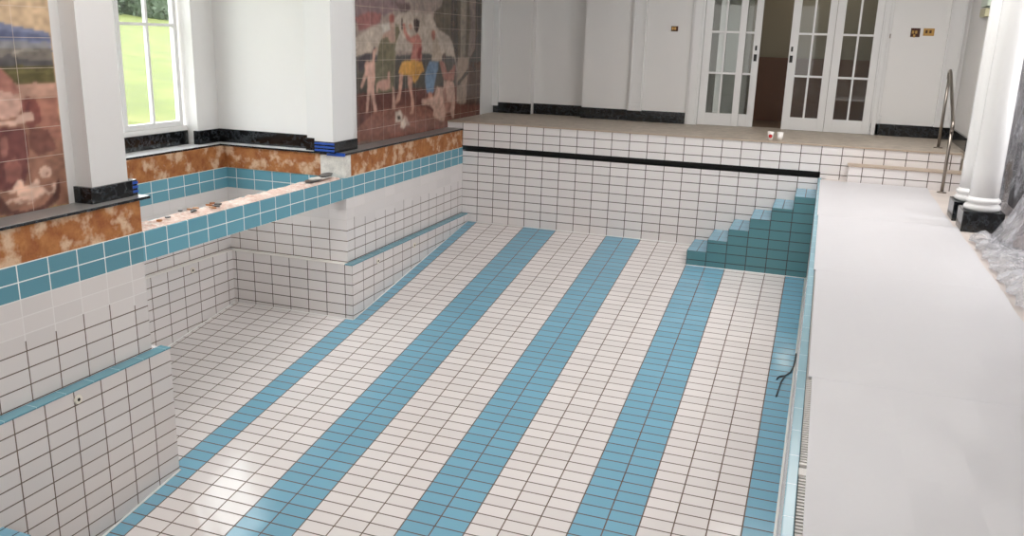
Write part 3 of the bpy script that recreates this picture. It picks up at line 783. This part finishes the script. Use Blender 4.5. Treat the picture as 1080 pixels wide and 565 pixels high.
MB().box(6.75, 7.75, -1.75, -.95, 1.052, 1.75, S['darkstuff']).build('lower_unit', cr, .03)
MB().box(6.80, 7.68, -1.72, -1.0, 1.75, 2.5, S['darkstuff']).build('middle_unit', cr, .03)
MB().box(6.85, 7.6, -1.68, -1.02, 2.5, 3.2, S['darkstuff']).build('upper_unit', cr, .03)
c2 = empty('covered_bench', (7.0, -3.44, 1.05)); tag(c2, 'low dark bench hidden under the lower plastic sheet', 'bench')
MB().box(6.82, 7.2, -3.62, -3.27, 1.5, 1.9, S['darkstuff']).build('seat', c2, .03)
for sx in (6.84, 7.14):
    for sy in (-3.61, -3.33): MB().box(sx, sx + .06, sy, sy + .05, 1.052, 1.5, S['darkstuff']).build('leg', c2)

# ------------------------------------------------------------------ murals of painted tiles
BATHERS = [
  ((150, 132, 124), [(-2.691, 3.591), (1.535, 4.016), (1.648, 2.157), (-2.743, 2.257)]),
  ((128, 104, 104), [(-2.636, 3.597), (-1.391, 3.722), (-1.362, 3.024), (-1.97, 2.909), (-2.638, 2.788)]),
  ((140, 92, 88), [(-2.635, 2.858), (-2.31, 2.94), (-2.001, 2.923), (-2.035, 2.818), (-2.554, 2.705)]),
  ((176, 160, 146), [(-2.643, 2.633), (-2.162, 2.786), (-1.709, 2.842), (-1.537, 2.94), (-1.219, 2.983), (-0.568, 2.975), (-0.403, 2.796), (0.21, 2.631), (0.264, 2.362), (-0.724, 2.422), (-1.472, 2.49), (-2.622, 2.42)]),
  ((104, 84, 82), [(-1.705, 3.099), (-1.536, 3.062), (-1.254, 3.091), (-1.218, 2.998), (-1.362, 2.962), (-1.502, 2.972)]),
  ((78, 74, 72), [(-2.622, 2.42), (-2.385, 2.462), (-2.171, 2.431), (-1.473, 2.427), (-0.881, 2.456), (0.217, 2.398), (0.269, 2.189), (-2.628, 2.255)]),
  ((76, 70, 64), [(-2.625, 2.363), (0.265, 2.326), (0.278, 1.867), (-2.638, 1.987)]),
  ((98, 62, 56), [(-2.638, 1.994), (-1.11, 1.998), (0.324, 1.902), (1.337, 1.819), (1.357, 1.436), (-2.654, 1.545)]),
  ((132, 88, 76), [(-2.653, 1.575), (-2.22, 1.754), (-1.479, 1.786), (-0.879, 1.75), (-0.47, 1.638), (0.336, 1.509), (0.438, 1.311), (-1.112, 1.341), (-2.658, 1.426)]),
  ((110, 72, 62), [(-0.721, 1.999), (1.329, 1.958), (1.41, 1.473), (0.627, 1.488), (0.243, 1.459), (-0.555, 1.766)]),
  ((92, 80, 66), [(-0.488, 3.011), (-0.24, 3.089), (-0.085, 3.853), (1.324, 3.995), (1.372, 2.164), (0.362, 2.187), (0.26, 2.488), (0.029, 2.682), (-0.361, 2.779), (-0.507, 2.91)]),
  ((66, 54, 46), [(0.087, 3.871), (0.264, 3.888), (0.362, 2.187), (0.215, 2.452), (0.071, 2.771)]),
  ((66, 54, 46), [(0.823, 3.945), (1.019, 3.964), (1.291, 2.68), (1.318, 2.165), (0.7, 2.179), (0.888, 2.45), (1.078, 2.753)]),
  ((86, 64, 54), [(0.694, 2.32), (1.337, 2.312), (1.373, 1.637), (0.62, 1.68)]),
  ((136, 122, 108), [(0.39, 3.901), (0.655, 3.928), (0.649, 2.856), (0.617, 2.414), (0.441, 2.378)]),
  ((130, 112, 102), [(0.724, 3.402), (0.995, 3.419), (1.012, 2.525), (0.84, 2.393), (0.715, 2.413), (0.82, 2.86)]),
  ((152, 132, 118), [(0.333, 2.388), (0.766, 2.385), (0.749, 2.178), (0.339, 2.187)]),
  ((152, 132, 118), [(0.335, 2.325), (0.744, 2.32), (0.694, 1.705), (0.522, 1.686), (0.306, 1.727)]),
  ((62, 52, 44), [(0.344, 2.031), (0.723, 2.207), (0.751, 2.15), (0.369, 1.975)]),
  ((66, 58, 62), [(-2.595, 2.377), (-2.475, 2.448), (-2.263, 2.461), (-2.199, 2.535), (-2.137, 2.52), (-2.265, 2.402), (-2.419, 2.345), (-2.482, 2.251), (-2.585, 2.254)]),
  ((108, 100, 78), [(-2.073, 2.565), (-1.975, 2.656), (-1.811, 2.688), (-1.78, 2.582), (-1.644, 2.599), (-1.641, 2.814), (-1.556, 2.801), (-1.523, 2.709), (-1.645, 2.568), (-1.65, 2.232), (-2.176, 2.244)]),
  ((104, 98, 78), [(-2.189, 2.357), (-1.665, 2.351), (-1.688, 1.974), (-2.183, 1.981)]),
  ((176, 142, 128), [(-1.891, 2.792), (-1.809, 2.825), (-1.675, 2.813), (-1.644, 2.599), (-1.78, 2.575), (-1.845, 2.658), (-2.008, 2.626), (-1.942, 2.701)]),
  ((190, 180, 168), [(-2.02, 2.789), (-1.809, 2.825), (-1.777, 2.735), (-1.974, 2.701)]),
  ((150, 88, 78), [(-1.807, 2.907), (-1.734, 2.935), (-1.657, 2.912), (-1.675, 2.828), (-1.759, 2.818), (-1.808, 2.855)]),
  ((190, 150, 135), [(-2.232, 2.491), (-2.137, 2.528), (-2.107, 2.491), (-2.186, 2.446), (-2.207, 2.245), (-2.254, 2.246)]),
  ((186, 146, 132), [(-2.434, 2.345), (-2.373, 2.377), (-2.304, 2.344), (-2.314, 2.285), (-2.397, 2.279)]),
  ((190, 150, 135), [(-2.434, 2.331), (-2.345, 2.3), (-2.297, 2.359), (-2.179, 2.357), (-2.184, 2.177), (-2.214, 1.997), (-2.14, 1.764), (-2.22, 1.754), (-2.283, 1.97), (-2.32, 1.972), (-2.37, 1.749), (-2.422, 1.76), (-2.365, 2.123), (-2.378, 2.198), (-2.503, 2.047), (-2.547, 2.071), (-2.422, 2.258)]),
  ((180, 138, 124), [(-2.166, 2.018), (-2.132, 2.1), (-2.019, 2.134), (-1.854, 2.137), (-1.853, 2.23), (-1.802, 2.236), (-1.796, 2.018), (-2.022, 1.996), (-2.101, 2.053), (-2.135, 1.978)]),
  ((184, 144, 128), [(-1.738, 2.039), (-1.68, 2.037), (-1.673, 1.814), (-1.639, 1.755), (-1.743, 1.762)]),
  ((172, 112, 100), [(-1.441, 2.819), (-1.381, 2.828), (-1.328, 2.712), (-1.22, 2.65), (-1.109, 2.683), (-0.997, 2.709), (-0.882, 2.621), (-0.881, 2.357), (-1.221, 2.344), (-1.147, 2.57), (-1.329, 2.617), (-1.417, 2.726)]),
  ((172, 128, 112), [(-1.274, 2.808), (-1.201, 2.825), (-1.164, 2.779), (-1.22, 2.746)]),
  ((60, 42, 42), [(-1.138, 2.843), (-1.109, 2.892), (-1.034, 2.902), (-0.947, 2.864), (-0.947, 2.8), (-1.034, 2.709), (-1.09, 2.732)]),
  ((50, 36, 36), [(-1.479, 2.895), (-1.447, 2.896), (-1.442, 2.749), (-1.477, 2.748)]),
  ((128, 62, 58), [(-0.996, 2.522), (-0.881, 2.539), (-0.919, 2.374), (-1.015, 2.375)]),
  ((206, 152, 78), [(-1.563, 2.207), (-1.527, 2.269), (-1.474, 2.332), (-1.367, 2.354), (-1.11, 2.368), (-0.881, 2.332), (-0.802, 2.213)]),
  ((204, 150, 76), [(-1.553, 2.207), (-1.528, 2.254), (-1.421, 2.348), (-0.881, 2.341), (-0.802, 2.214), (-0.938, 2.175), (-0.996, 2.11), (-1.091, 2.072), (-1.222, 2.117), (-1.296, 2.176), (-1.475, 2.189)]),
  ((180, 130, 66), [(-1.222, 2.28), (-0.88, 2.274), (-0.821, 2.223), (-0.996, 2.16), (-1.11, 2.097), (-1.11, 2.196)]),
  ((184, 140, 122), [(-1.535, 2.199), (-1.433, 2.188), (-1.477, 1.997), (-1.532, 1.854), (-1.649, 1.804), (-1.672, 1.838), (-1.566, 1.968)]),
  ((184, 140, 122), [(-1.303, 2.172), (-1.155, 2.14), (-1.178, 1.984), (-1.118, 1.815), (-1.13, 1.665), (-1.261, 1.665), (-1.194, 1.719), (-1.223, 1.92), (-1.296, 2.038)]),
  ((170, 152, 136), [(-0.545, 2.692), (-0.443, 2.744), (-0.358, 2.609), (-0.228, 2.436), (-0.226, 2.332), (-0.562, 2.353)]),
  ((150, 96, 82), [(-0.582, 2.741), (-0.525, 2.763), (-0.451, 2.744), (-0.45, 2.659), (-0.524, 2.616), (-0.573, 2.658)]),
  ((104, 124, 146), [(-0.643, 2.337), (-0.354, 2.333), (-0.352, 2.203), (-0.682, 2.21)]),
  ((104, 124, 146), [(-0.643, 2.338), (-0.354, 2.334), (-0.394, 2.178), (-0.475, 2.024), (-0.495, 1.912), (-0.72, 1.913), (-0.781, 2.086), (-0.762, 2.204)]),
  ((172, 122, 106), [(-0.672, 1.92), (-0.557, 1.915), (-0.515, 1.834), (-0.76, 1.804), (-0.839, 1.834), (-0.671, 1.859)]),
  ((166, 118, 104), [(-0.291, 2.367), (-0.139, 2.313), (-0.049, 2.196), (-0.137, 2.198)]),
  ((80, 60, 54), [(-0.206, 2.436), (-0.12, 2.462), (-0.075, 2.4), (-0.139, 2.331)]),
  ((150, 104, 92), [(-0.311, 2.333), (-0.226, 2.332), (-0.003, 2.169), (0.13, 2.22), (0.197, 2.291), (0.267, 2.253), (0.204, 2.054), (-0.156, 2.066)]),
  ((190, 154, 138), [(-0.156, 2.066), (0.204, 2.036), (0.258, 1.776), (0.219, 1.499), (0.149, 1.522), (0.101, 1.6), (-0.08, 1.594), (-0.122, 1.487), (-0.232, 1.486), (-0.512, 1.588), (-0.492, 1.675), (-0.638, 1.745), (-0.879, 1.768), (-0.887, 1.836), (-0.719, 1.827), (-0.473, 1.867), (-0.391, 1.986), (-0.154, 1.959)]),
  ((160, 118, 104), [(-0.197, 1.925), (-0.088, 1.992), (-0.039, 1.773), (0.143, 1.727), (0.055, 1.603), (-0.08, 1.612), (-0.149, 1.743)]),
  ((206, 186, 170), [(-1.657, 1.716), (-1.516, 1.731), (-1.445, 1.653), (-1.481, 1.59), (-1.659, 1.587)]),
  ((206, 186, 170), [(-1.499, 1.591), (-1.409, 1.618), (-1.336, 1.546), (-1.41, 1.485), (-1.518, 1.511)]),
  ((180, 150, 136), [(-1.445, 1.67), (-1.336, 1.629), (-1.244, 1.522), (-1.336, 1.513)]),
  ((60, 44, 40), [(-1.616, 1.665), (-1.534, 1.668), (-1.499, 1.608), (-1.588, 1.606)]),
]
SHORE = [
  ((196, 168, 136), [(-8.705, 3.404), (-6.739, 3.772), (-6.882, 1.853), (-8.946, 2.055)]),
  ((118, 122, 146), [(-8.834, 2.682), (-7.691, 2.618), (-7.261, 2.675), (-7.079, 2.646), (-6.885, 2.62), (-6.869, 2.482), (-8.875, 2.449)]),
  ((98, 104, 130), [(-8.844, 2.624), (-7.698, 2.569), (-7.268, 2.626), (-7.083, 2.617), (-6.879, 2.586), (-6.876, 2.558), (-7.275, 2.574), (-8.858, 2.546)]),
  ((134, 132, 134), [(-8.86, 2.532), (-7.277, 2.561), (-6.877, 2.548), (-6.871, 2.516), (-8.865, 2.508)]),
  ((116, 108, 100), [(-8.865, 2.508), (-7.284, 2.516), (-6.874, 2.51), (-6.873, 2.426), (-8.879, 2.429)]),
  ((146, 138, 128), [(-7.194, 2.503), (-7.049, 2.509), (-6.97, 2.485), (-7.101, 2.488), (-7.197, 2.48)]),
  ((84, 80, 80), [(-8.881, 2.42), (-7.577, 2.484), (-7.294, 2.444), (-7.229, 2.472), (-7.155, 2.442), (-7.061, 2.428), (-6.872, 2.433), (-6.873, 2.387), (-8.883, 2.405)]),
  ((92, 84, 52), [(-8.881, 2.415), (-6.873, 2.391), (-6.872, 2.264), (-8.898, 2.322)]),
  ((112, 104, 66), [(-7.243, 2.37), (-6.886, 2.356), (-6.885, 2.335), (-7.246, 2.348)]),
  ((178, 138, 120), [(-8.897, 2.327), (-6.871, 2.268), (-6.848, 2.112), (-8.917, 2.213)]),
  ((146, 104, 86), [(-8.917, 2.213), (-6.876, 2.168), (-6.886, 1.376), (-9.051, 1.463)]),
  ((158, 108, 92), [(-7.056, 2.161), (-6.876, 2.168), (-6.873, 1.846), (-6.994, 1.892), (-7.076, 2.015)]),
  ((120, 78, 68), [(-7.14, 1.971), (-6.987, 1.942), (-6.925, 1.8), (-7.09, 1.768), (-7.158, 1.842)]),
  ((126, 74, 66), [(-7.171, 2.159), (-7.126, 2.186), (-7.064, 2.167), (-7.032, 2.095), (-7.035, 2.01), (-7.125, 1.961), (-7.182, 2.022)]),
  ((104, 60, 56), [(-7.158, 2.13), (-7.114, 2.156), (-7.106, 2.1), (-7.146, 2.047)]),
  ((164, 112, 98), [(-7.423, 2.374), (-7.302, 2.385), (-7.25, 2.324), (-7.197, 2.255), (-7.179, 2.214), (-7.236, 2.203), (-7.444, 2.226)]),
  ((196, 156, 140), [(-7.413, 2.237), (-7.264, 2.224), (-7.184, 2.18), (-7.174, 2.131), (-7.225, 2.052), (-7.442, 2.041)]),
  ((210, 172, 154), [(-7.459, 2.025), (-7.317, 2.03), (-7.24, 2.034), (-7.222, 2.058), (-7.173, 2.074), (-7.106, 2.076), (-7.087, 2.045), (-7.098, 2.023), (-7.153, 2.011), (-7.249, 1.999), (-7.462, 2.001)]),
  ((110, 66, 62), [(-7.694, 2.002), (-7.251, 1.983), (-7.178, 1.971), (-7.164, 1.908), (-7.168, 1.793), (-7.2, 1.648), (-7.232, 1.578), (-7.31, 1.564), (-7.757, 1.586)]),
  ((150, 100, 90), [(-7.368, 1.927), (-7.331, 1.931), (-7.312, 1.874), (-7.341, 1.796), (-7.388, 1.786)]),
  ((146, 94, 84), [(-7.371, 1.752), (-7.279, 1.781), (-7.232, 1.718), (-7.252, 1.639), (-7.322, 1.607), (-7.366, 1.622)]),
  ((94, 60, 52), [(-7.757, 1.586), (-7.424, 1.533), (-7.366, 1.425), (-7.239, 1.394), (-7.078, 1.418), (-6.981, 1.497), (-6.944, 1.596), (-6.929, 1.577), (-6.952, 1.44), (-7.061, 1.389), (-7.224, 1.363), (-7.774, 1.473)]),
  ((214, 176, 156), [(-7.374, 1.566), (-7.333, 1.555), (-7.296, 1.608), (-7.264, 1.62), (-7.233, 1.599), (-7.234, 1.569), (-7.179, 1.575), (-7.131, 1.608), (-7.101, 1.597), (-7.118, 1.561), (-7.081, 1.543), (-7.036, 1.502), (-7.0, 1.509), (-7.003, 1.549), (-6.972, 1.565), (-6.965, 1.53), (-6.99, 1.492), (-7.038, 1.485), (-7.07, 1.502), (-7.101, 1.471), (-7.193, 1.442), (-7.287, 1.458), (-7.34, 1.483), (-7.383, 1.464), (-7.391, 1.485), (-7.337, 1.503), (-7.289, 1.508), (-7.301, 1.543), (-7.342, 1.533), (-7.368, 1.544)]),
  ((214, 176, 156), [(-7.096, 1.651), (-7.078, 1.686), (-7.037, 1.694), (-6.999, 1.672), (-6.993, 1.629), (-7.023, 1.603), (-7.068, 1.606), (-7.094, 1.624)]),
  ((150, 106, 90), [(-7.056, 1.654), (-7.026, 1.655), (-7.013, 1.631), (-7.04, 1.623)]),
  ((172, 132, 114), [(-7.282, 1.494), (-7.191, 1.462), (-7.088, 1.488), (-7.101, 1.468), (-7.193, 1.445), (-7.277, 1.463)]),
  ((168, 138, 100), [(-7.165, 1.364), (-6.999, 1.396), (-6.884, 1.39), (-6.883, 1.349), (-7.789, 1.375), (-7.781, 1.428)]),
]



def paint_mural(name, y0, y1, z0, z1, step, polys, base, gain, label, ph, blend=3):
    ny = int(round((y1 - y0) / step)) + 1; nz = int(round((z1 - z0) / step)) + 1
    yy = np.linspace(y0, y1, ny); zz = np.linspace(z0, z1, nz)
    Yg, Zg = np.meshgrid(yy, zz, indexing='ij')
    rs = np.random.RandomState(2)
    wob = lambda a, f, p: a * np.sin(Yg * f + p) * np.sin(Zg * f * 1.3 + 2 * p)
    Yw = Yg + wob(.003, 23, 1) + wob(.002, 61, 2); Zw = Zg + wob(.003, 27, 3) + wob(.002, 57, 4)
    lin = lambda c: np.array(srgb(*c)[:3])
    Cc = np.tile(lin(base), (ny, nz, 1)).astype(float)
    for col, pts in polys:
        p = np.array(pts); ins = np.zeros(Yg.shape, bool); j = len(p) - 1
        for i in range(len(p)):
            yi, zi = p[i]; yj, zj = p[j]
            c = ((zi > Zw) != (zj > Zw)) & (Yw < (yj - yi) * (Zw - zi) / ((zj - zi) if abs(zj - zi) > 1e-9 else 1e-9) + yi)
            ins ^= c; j = i
        Cc[ins] = lin(col)
    # brushwork: soft mottling of the pigment
    def smooth(n):
        r = rs.rand(n, n); a = np.linspace(0, n - 1.001, ny); c = np.linspace(0, n - 1.001, nz)
        ia = a.astype(int); ic = c.astype(int); fa = (a - ia)[:, None]; fc = (c - ic)[None, :]
        return (r[np.ix_(ia, ic)] * (1 - fa) * (1 - fc) + r[np.ix_(ia + 1, ic)] * fa * (1 - fc) + r[np.ix_(ia, ic + 1)] * (1 - fa) * fc + r[np.ix_(ia + 1, ic + 1)] * fa * fc)
    for n, a in ((12, .10), (40, .18), (110, .30)):
        Cc *= (1 + a * (smooth(n)[..., None] - .5) * 2 * np.array([1, .97, .93]))
    # slight blending of neighbouring strokes
    for _ in range(blend):
        K = Cc.copy(); K[1:-1, 1:-1] = (Cc[1:-1, 1:-1] * 4 + Cc[:-2, 1:-1] + Cc[2:, 1:-1] + Cc[1:-1, :-2] + Cc[1:-1, 2:]) / 8; Cc = K
    Cc = np.clip(Cc * gain, 0, 1)
    verts = np.stack([np.full(ny * nz, -0.492), Yg.ravel(), Zg.ravel()], 1)
    idx = np.arange(ny * nz).reshape(ny, nz)
    f = np.stack([idx[:-1, :-1], idx[1:, :-1], idx[1:, 1:], idx[:-1, 1:]], -1).reshape(-1, 4)
    me = bpy.data.meshes.new(name); me.from_pydata(verts.tolist(), [], f.tolist())
    at = me.color_attributes.new('pigment', 'FLOAT_COLOR', 'POINT')
    at.data.foreach_set('color', np.concatenate([Cc.reshape(-1, 3), np.ones((ny * nz, 1))], 1).ravel().astype(np.float32))
    me.materials.append(mk_mural(ph)); me.update()
    o = bpy.data.objects.new(name, me); COL.objects.link(o)
    s = o.modifiers.new('thickness', 'SOLIDIFY'); s.thickness = .009; s.offset = -1
    tag(o, label, 'mural', 'painted tile murals')
    return o


def mk_mural(ph):
    q = NT('painted glazed tiles'); g, sp = q.pos(); U = sp.outputs[1]; V = sp.outputs[2]; T = .2055
    un = q.ma('DIVIDE', q.ma('ADD', U, ph), .306); vn = q.ma('DIVIDE', q.ma('SUBTRACT', V, 1.555), T)
    fu = q.ma('ABSOLUTE', q.ma('SUBTRACT', q.ma('FRACT', un), .5)); fv = q.ma('ABSOLUTE', q.ma('SUBTRACT', q.ma('FRACT', vn), .5))
    mask = q.ma('MAXIMUM', q.ma('GREATER_THAN', fu, .492), q.ma('GREATER_THAN', fv, .488))
    at = q.n('ShaderNodeAttribute', attribute_name='pigment')
    n = q.noise(5.0, 2.0)
    q.put(q.b.inputs['Base Color'], q.mix(q.ma('MULTIPLY', mask, q.ma('ADD', q.ma('MULTIPLY', n, .9), .05)), at.outputs[0], srgb(208, 188, 172)))
    q.put(q.b.inputs['Roughness'], .22); q.b.inputs['Specular IOR Level'].default_value = 0.4
    return q.m


paint_mural('painted_mural', -2.62, 1.25, 1.386, 4.2, .0135, BATHERS, (128, 108, 98), 1.0, 'far tiled mural of dancing figures under trees, beside the ledge', 1.674)
paint_mural('painted_mural', -11.1, -6.87, 1.386, 4.2, .012, SHORE, (150, 110, 90), 1.0, 'near tiled mural with a lying infant and a sea horizon', 7.18, 1)

# ------------------------------------------------------------------ garden seen through the window
b = MB(); nx, ny = 40, 50; rnd = random.Random(6)
Lx = lambda i: -2.75 - 45 * (i / nx) ** 1.4
g = [[(Lx(i), -25 + 75 * j / ny, 0) for j in range(ny + 1)] for i in range(nx + 1)]
b.v = [(x, y, .95 + (-2.7 - x) * .098 + .12 * math.sin(.35 * x + .3 * y) * min(1, (-2.7 - x) / 6)) for r in g for x, y, _ in r]
b.f = [(i * (ny + 1) + j, i * (ny + 1) + j + 1, (i + 1) * (ny + 1) + j + 1, (i + 1) * (ny + 1) + j) for i in range(nx) for j in range(ny)]
b.mi = [b.slot(S['grass'])] * len(b.f); b.sm = [True] * len(b.f)
lawn = b.build('lawn', fix=False); struct(lawn, 'sunlit grass bank outside the alcove window')

def hedge(cx, cy, n, seed, label, R=1.64):
    rnd = random.Random(seed); z0 = .95 + (-2.7 - cx) * .098 - .3
    b = MB(); m = S['leaf']
    for k in range(n):
        t = rnd.uniform(0, 6.283); u = rnd.uniform(0.0, 1); r = R * (1 - .3 * u * u) * rnd.uniform(.8, 1.02)
        p = Vector((cx + r * math.cos(t), cy + r * math.sin(t), z0 + 3.2 * u))
        a = Vector((rnd.gauss(0, 1), rnd.gauss(0, 1), rnd.gauss(0, 1))).normalized(); c_ = a.cross(Vector((rnd.gauss(0, 1), rnd.gauss(0, 1), rnd.gauss(0, 1)))).normalized()
        s = rnd.uniform(.08, .16)
        b.poly([p - a * s, p - c_ * s * .5, p + a * s, p + c_ * s * .5], m)
    r = empty('hedge_bush', (cx, cy, z0)); tag(r, label, 'bush', 'bushes at the top of the grass bank')
    b.build('foliage', r, fix=False)
    pr = [(R * .86 * math.sqrt(max(0.02, 1 - (q / 8.0) ** 3)), z0 + 3.1 * q / 8.0) for q in range(9)]
    MB().lathe(cx, cy, pr, m, 20).build('inner_growth', r)
hedge(-27.5, 19.55, 2200, 1, 'dark green bush at the top of the bank, leftmost in the window')
hedge(-27.0, 22.95, 2200, 2, 'dark green bush in the middle of the window view')
hedge(-27.5, 26.35, 2200, 3, 'dark green bush at the right edge of the window view')
